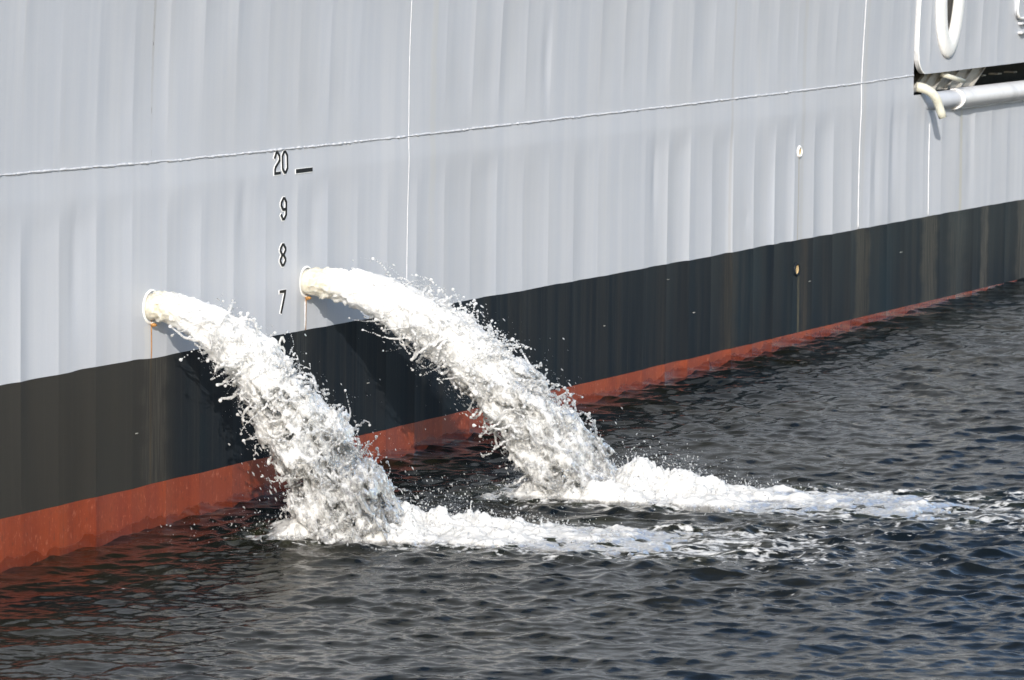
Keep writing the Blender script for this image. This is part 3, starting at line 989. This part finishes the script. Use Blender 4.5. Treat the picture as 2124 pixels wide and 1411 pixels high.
def build_jet(j, label):
    vox = 0.0068
    L = j.v * j.T
    q0, q1 = -0.10, L + 0.42
    lw = 0.46
    z1 = j.o[2] + 0.26
    org = np.array([q0, -lw, -0.03])
    n = (int((q1 - q0) / vox), int(2 * lw / vox), int((z1 + 0.03) / vox))
    q = org[0] + np.arange(n[0]) * vox; l = org[1] + np.arange(n[1]) * vox; z = org[2] + np.arange(n[2]) * vox
    # nearest point of the ballistic path for every (q, z)
    ts = np.linspace(-0.06, j.T * 1.22, 170).astype(np.float32)
    pq = j.v * ts; pz = j.o[2] - 0.5 * G * ts * np.abs(ts)
    D2 = (q[:, None, None] - pq) ** 2 + (z[None, :, None] - pz) ** 2
    T2 = ts[D2.argmin(2)]
    # refine by one Newton step along the tangent
    for _ in range(2):
        vq, vz = j.v, -G * T2
        rq = q[:, None] - j.v * T2; rz = z[None, :] - (j.o[2] - 0.5 * G * T2 * T2)
        T2 = T2 + (rq * vq + rz * vz) / (vq * vq + vz * vz) * 0.8
    rq = q[:, None] - j.v * T2; rz = z[None, :] - (j.o[2] - 0.5 * G * T2 * T2)
    vl = np.sqrt(j.v ** 2 + (G * T2) ** 2)
    W = (rz * j.v + rq * G * T2) / vl
    T2 = np.maximum(T2, 0)
    tau2 = np.clip(T2 / j.T, 0, 1.15)
    R2 = jet_radius(j, tau2)
    al = 1.0 + 0.22 * tau2
    rr = np.sqrt((l[None, :, None] / al[:, None, :]) ** 2 + W[:, None, :] ** 2)
    sd = R2[:, None, :] - rr
    F = np.full(n, -0.2, np.float32)
    A1 = 0.004 + (0.125 if j.seed == 1 else 0.105) * tau2 ** 1.1; A2 = 0.0085 + 0.020 * tau2
    lim = -(A1 * 1.2 + A2 * 1.1 + 0.02)
    msk = sd > lim[:, None, :]
    iq, il, iz = np.nonzero(msk)
    tq, ta = T2[iq, iz], tau2[iq, iz]
    w = W[iq, iz]; ll = l[il]
    sg_ = j.arc(tq)
    o = j.seed * 13.7
    warp = 0.03 * vnoise(sg_ / 0.12, ll / 0.12, w / 0.12 + o)
    n1 = fbm(sg_ / 0.22, (ll + warp) / 0.19, (w - warp) / 0.12 + o, 5, 0.62)
    n2 = fbm(sg_ / 0.15, ll / 0.034, w / 0.034 + o, 3, 0.55)
    n5 = fbm(sg_ / 0.034, ll / 0.030, w / 0.030 + o + 3, 2, 0.6)
    n3 = fbm((sg_ + warp) / 0.17, ll / 0.34, (w + warp) / 0.062 + o + 31, 4, 0.6)
    val = sd[msk] + A1[iq, iz] * n1 + A2[iq, iz] * n2 * sstep(-0.025, 0.012, q[iq]) + 0.017 * n5 * sstep(-0.02, 0.012, q[iq]) * sstep(0.5, 0.0, ta)
    hole = sstep(0.40, 1.0, ta) * (0.95 if j.seed == 1 else 0.68)
    val = val - hole * np.maximum(n3 - 0.16, 0) * (0.4 + 0.6 * R2[iq, iz] / 0.2)
    F[msk] = val
    # torn ligaments: curved threads flung from the lower and upper edges
    r3 = np.random.default_rng(j.seed + 40)
    pts, rads = [], []
    for _ in range(460):
        tt = r3.uniform(0.22, 1.0) ** 0.8 * j.T
        th = r3.choice([-1.9, 1.3, -1.2, 2.4, 0.2, 3.0]) + r3.normal(0, 0.5)
        Rq = float(jet_radius(j, tt / j.T))
        a0 = np.array([math.cos(th), math.sin(th)])
        cur = Rq * 0.75; ang = th; steps = r3.integers(8, 32)
        dt = r3.normal(0, 0.004); dr = r3.uniform(0.004, 0.0155) * (0.5 + tt / j.T); da = r3.normal(0, 0.075)
        rad = r3.uniform(0.006, 0.0135)
        tcur = tt
        for s_ in range(steps):
            tcur += dt * 0.35 + r3.normal(0, 0.0009); cur += dr; ang += da + r3.normal(0, 0.02); dr *= 0.93; dt += r3.normal(0, 0.0008)
            g_ = math.atan2(G * tcur, j.v)
            wv_, lv_ = cur * math.sin(ang), cur * math.cos(ang)
            pts.append((j.v * tcur + wv_ * math.sin(g_) * 0.9, lv_ * 1.1, j.o[2] - 0.5 * G * tcur * tcur + wv_ * math.cos(g_)))
            rads.append(rad * (1 - 0.5 * s_ / steps) * (1.9 if s_ == steps - 1 else 1))
    splat(F, org, vox, np.array(pts), np.array(rads))
    # trim to above the water and outside the hull
    F[:, :, z < 0.0] = -0.05
    F[-1] = -0.05; F[0] = -0.05; F[:, 0] = F[:, -1] = -0.05; F[:, :, 0] = F[:, :, -1] = -0.05
    F = np.clip(F, -0.05, 0.05)
    org_w = j.o + j.e * org[0] + j.l * org[1] + np.array([0, 0, org[2] - j.o[2]])
    Wv, Q = iso_mesh('stream', F, org_w, j.e, j.l, np.array([0, 0, 1.0]), vox)
    root = bpy.data.objects.new('water_jet', None)
    col.objects.link(root)
    root.location = tuple(j.land)
    root['label'] = label; root['category'] = 'water jet'; root['group'] = 'water jets pouring from the ship side'
    me = mesh_np('stream', Wv - j.land[None, :], Q)
    age = np.clip(((Wv - j.o) @ j.e) / L, 0, 1.2)
    at = me.attributes.new('age', 'FLOAT', 'POINT'); at.data.foreach_set('value', age.astype(np.float32))
    st = link('stream', me, M_JET, root)
    # loose droplets
    k = 3800
    tt = r3.uniform(0.12, 1.0, k) ** 0.7 * j.T
    Rq = jet_radius(j, tt / j.T)
    th = np.where(r3.random(k) < 0.62, -1.7, 1.2) + r3.normal(0, 0.9, k)
    rad = Rq * (0.95 + r3.exponential(0.30, k) * (0.35 + 0.9 * tt / j.T))
    g_ = np.arctan2(G * tt, j.v)
    wv_, lv_ = rad * np.sin(th), rad * np.cos(th)
    C = np.stack([j.v * tt + wv_ * np.sin(g_) * 0.9, lv_ * 1.1, j.o[2] - 0.5 * G * tt * tt + wv_ * np.cos(g_)], 1)
    ok = C[:, 2] > 0.01
    C = C[ok]; tt = tt[ok]
    Cw = j.o[None, :] * np.array([1, 1, 0]) + C[:, :1] * j.e + C[:, 1:2] * j.l + C[:, 2:] * np.array([0, 0, 1.0])
    hd = (Cw[:, :2] - A0) @ N2
    keep = hd > 0.02
    Cw, tt = Cw[keep], tt[keep]
    Rr = 0.0008 + 0.0056 * r3.random(len(Cw)) ** 5.0
    vel = j.e[None, :] * j.v + np.array([0, 0, -1.0])[None, :] * (G * tt)[:, None]
    vel = vel / np.linalg.norm(vel, axis=1, keepdims=True) * r3.uniform(0.3, 2.6, (len(Cw), 1))
    droplets('spray', Cw - j.land[None, :], Rr, vel, root, M_DROP)
    return root


jet1 = build_jet(J1, 'nearer white water jet pouring from the left pipe across the draft numeral 6')
jet2 = build_jet(J2, 'farther white water jet arching from the right pipe beside the numeral 7')

# ------------------------------------------------------------------ foam where the jets land


def build_foam(j, label):
    vox = 0.0085
    p = TRAIL[j.seed]
    q0, q1 = -p['back'] - 0.25, p['run'] + 0.25
    lw = 1.0
    org = np.array([q0, -lw, -0.05])
    z1 = 0.42
    n = (int((q1 - q0) / vox), int(2 * lw / vox), int((z1 + 0.05) / vox))
    q = org[0] + np.arange(n[0]) * vox; l = org[1] + np.arange(n[1]) * vox; z = org[2] + np.arange(n[2]) * vox
    Q, Lg = np.meshgrid(q, l, indexing='ij')
    env = trail_env(Q, Lg, j)
    brk = fbm(Q / 0.26, Lg / 0.15, 2.0 + j.seed, 4, 0.55)
    fin = fbm(Q / 0.07, Lg / 0.045, 6.0 + j.seed, 3, 0.6)
    cover = sstep(0.42, 0.78, env + (0.16 + 0.30 * sstep(0.5, 1.8, Q)) * brk + 0.20 * fin)
    pk, ht, sq = (0.66, 0.058, 0.42) if j.seed == 1 else (0.52, 0.092, 0.34)
    mound = env * ht * np.exp(-((Q - pk) / sq) ** 2 - ((Lg - 0.06) / 0.17) ** 2)
    crown = env * 0.050 * np.exp(-((np.hypot(Q * 0.9, Lg) - 0.30) / 0.12) ** 2)
    lump = 0.030 * np.abs(fbm(Q / 0.24, Lg / 0.15, 4.0 + j.seed, 2, 0.45)) + 0.020 * fbm(Q / 0.32, Lg / 0.2, 9.0, 2)
    body = np.clip(env * 1.15 + 0.25 * brk * sstep(0.02, 0.4, env), 0, 1.2) * cover
    H = -0.012 - 0.15 * (1 - sstep(0.0, 0.25, cover)) + body * (0.014 + mound * (1 + 0.7 * brk) + crown * (1 + 0.8 * brk) + lump * 0.75 + 0.024 * sstep(0.9, 0.0, np.abs(Q - 0.7)))
    # smaller peaks on the mound and the rim
    sp = fbm(Q / 0.13, Lg / 0.10, 1.0 + j.seed, 4, 0.6)
    H = H + body * (mound * 0.55 + crown * 0.5 + 0.014) * sp
    F = H[:, :, None] - z[None, None, :]
    msk = np.abs(F) < 0.07
    iq, il, iz = np.nonzero(msk)
    nz = fbm(q[iq] / 0.06, l[il] / 0.06, z[iz] / 0.09 + j.seed * 7, 3, 0.6)
    big = np.clip(H[iq, il] / 0.12, 0, 1)
    F = np.clip(F, -0.07, 0.07)
    F[msk] += nz * (0.004 + 0.024 * big)
    # fingers of water thrown up
    r3 = np.random.default_rng(j.seed + 90)
    pts, rads = [], []
    for _ in range(120):
        a = r3.normal(pk, sq * 0.9); b_ = r3.normal(0.04, 0.16)
        if r3.random() < 0.35:
            an = r3.uniform(0, 6.28); a, b_ = 0.34 * math.cos(an), 0.34 * math.sin(an)
        ia, ib = int((a - org[0]) / vox), int((b_ - org[1]) / vox)
        if not (0 <= ia < n[0] and 0 <= ib < n[1]): continue
        h0 = H[ia, ib]
        if h0 < 0.03: continue
        vx, vy, vz = r3.normal(0.05, 0.12), r3.normal(0, 0.12), r3.uniform(0.25, 1.0)
        m = r3.integers(5, 14); rad = r3.uniform(0.005, 0.010)
        x, y, zz = a, b_, h0 - 0.02
        for k in range(m):
            pts.append((x, y, zz)); rads.append(rad * (1 - 0.55 * k / m) * (1.7 if k == m - 1 else 1))
            x += vx * 0.011; y += vy * 0.011; zz += vz * 0.011; vz -= 0.05; vx += r3.normal(0, 0.06)
    splat(F, org, vox, np.array(pts), np.array(rads))
    F[0] = F[-1] = -0.05; F[:, 0] = F[:, -1] = -0.05; F[:, :, 0] = F[:, :, -1] = -0.05
    org_w = j.land + j.e * org[0] + j.l * org[1] + np.array([0, 0, org[2]])
    Wv, Qd = iso_mesh('foam', F, org_w, j.e, j.l, np.array([0, 0, 1.0]), vox)
    me = mesh_np('foam', Wv - j.land[None, :], Qd)
    at = me.attributes.new('age', 'FLOAT', 'POINT'); qv = (Wv - j.land) @ j.e
    at.data.foreach_set('value', (0.30 + 0.75 * sstep(0.5, p['run'] * 0.9, qv) + 1.5 * sstep(0.045, 0.0, Wv[:, 2])).astype(np.float32))
    o = link('foam', me, M_FOAM)
    o.location = tuple(j.land)
    o['kind'] = 'stuff'; o['label'] = label; o['category'] = 'foam'
    # splash droplets over the churn
    k = 4200
    a = np.where(r3.random(k) < 0.6, r3.normal(pk, 0.45, k), r3.normal(0.0, 0.50, k)); b_ = r3.normal(0.0, 0.30, k)
    hz = 0.02 + np.abs(r3.normal(0, 1, k)) * 0.085 * np.exp(-((a - pk * 0.7) / 0.8) ** 2) + 0.02 * r3.random(k)
    hz += np.interp(a, q, H[:, n[1] // 2].clip(0)) * 0.9 * np.exp(-(b_ / 0.25) ** 2)
    C = np.stack([a, b_, hz], 1)
    Cw = C[:, :1] * j.e + C[:, 1:2] * j.l + C[:, 2:] * np.array([0, 0, 1.0])
    keep = ((Cw[:, :2] + j.land[:2] - A0) @ N2) > 0.05
    Cw = Cw[keep]
    Rr = 0.0008 + 0.0050 * r3.random(len(Cw)) ** 5.0
    D = r3.normal(0, 0.4, (len(Cw), 3)); D[:, 2] += 0.4
    so = droplets('splash', Cw, Rr, D, o, M_DROP)
    return o


build_foam(J1, 'bright white foam patch where the nearer water jet lands')
build_foam(J2, 'long white foam trail where the farther water jet lands')
# print('TRIS', sum(len(o.data.polygons) * 2 for o in scene.objects if o.type == 'MESH'), {o.name: len(o.data.polygons) for o in scene.objects if o.type == 'MESH' and len(o.data.polygons) > 30000})
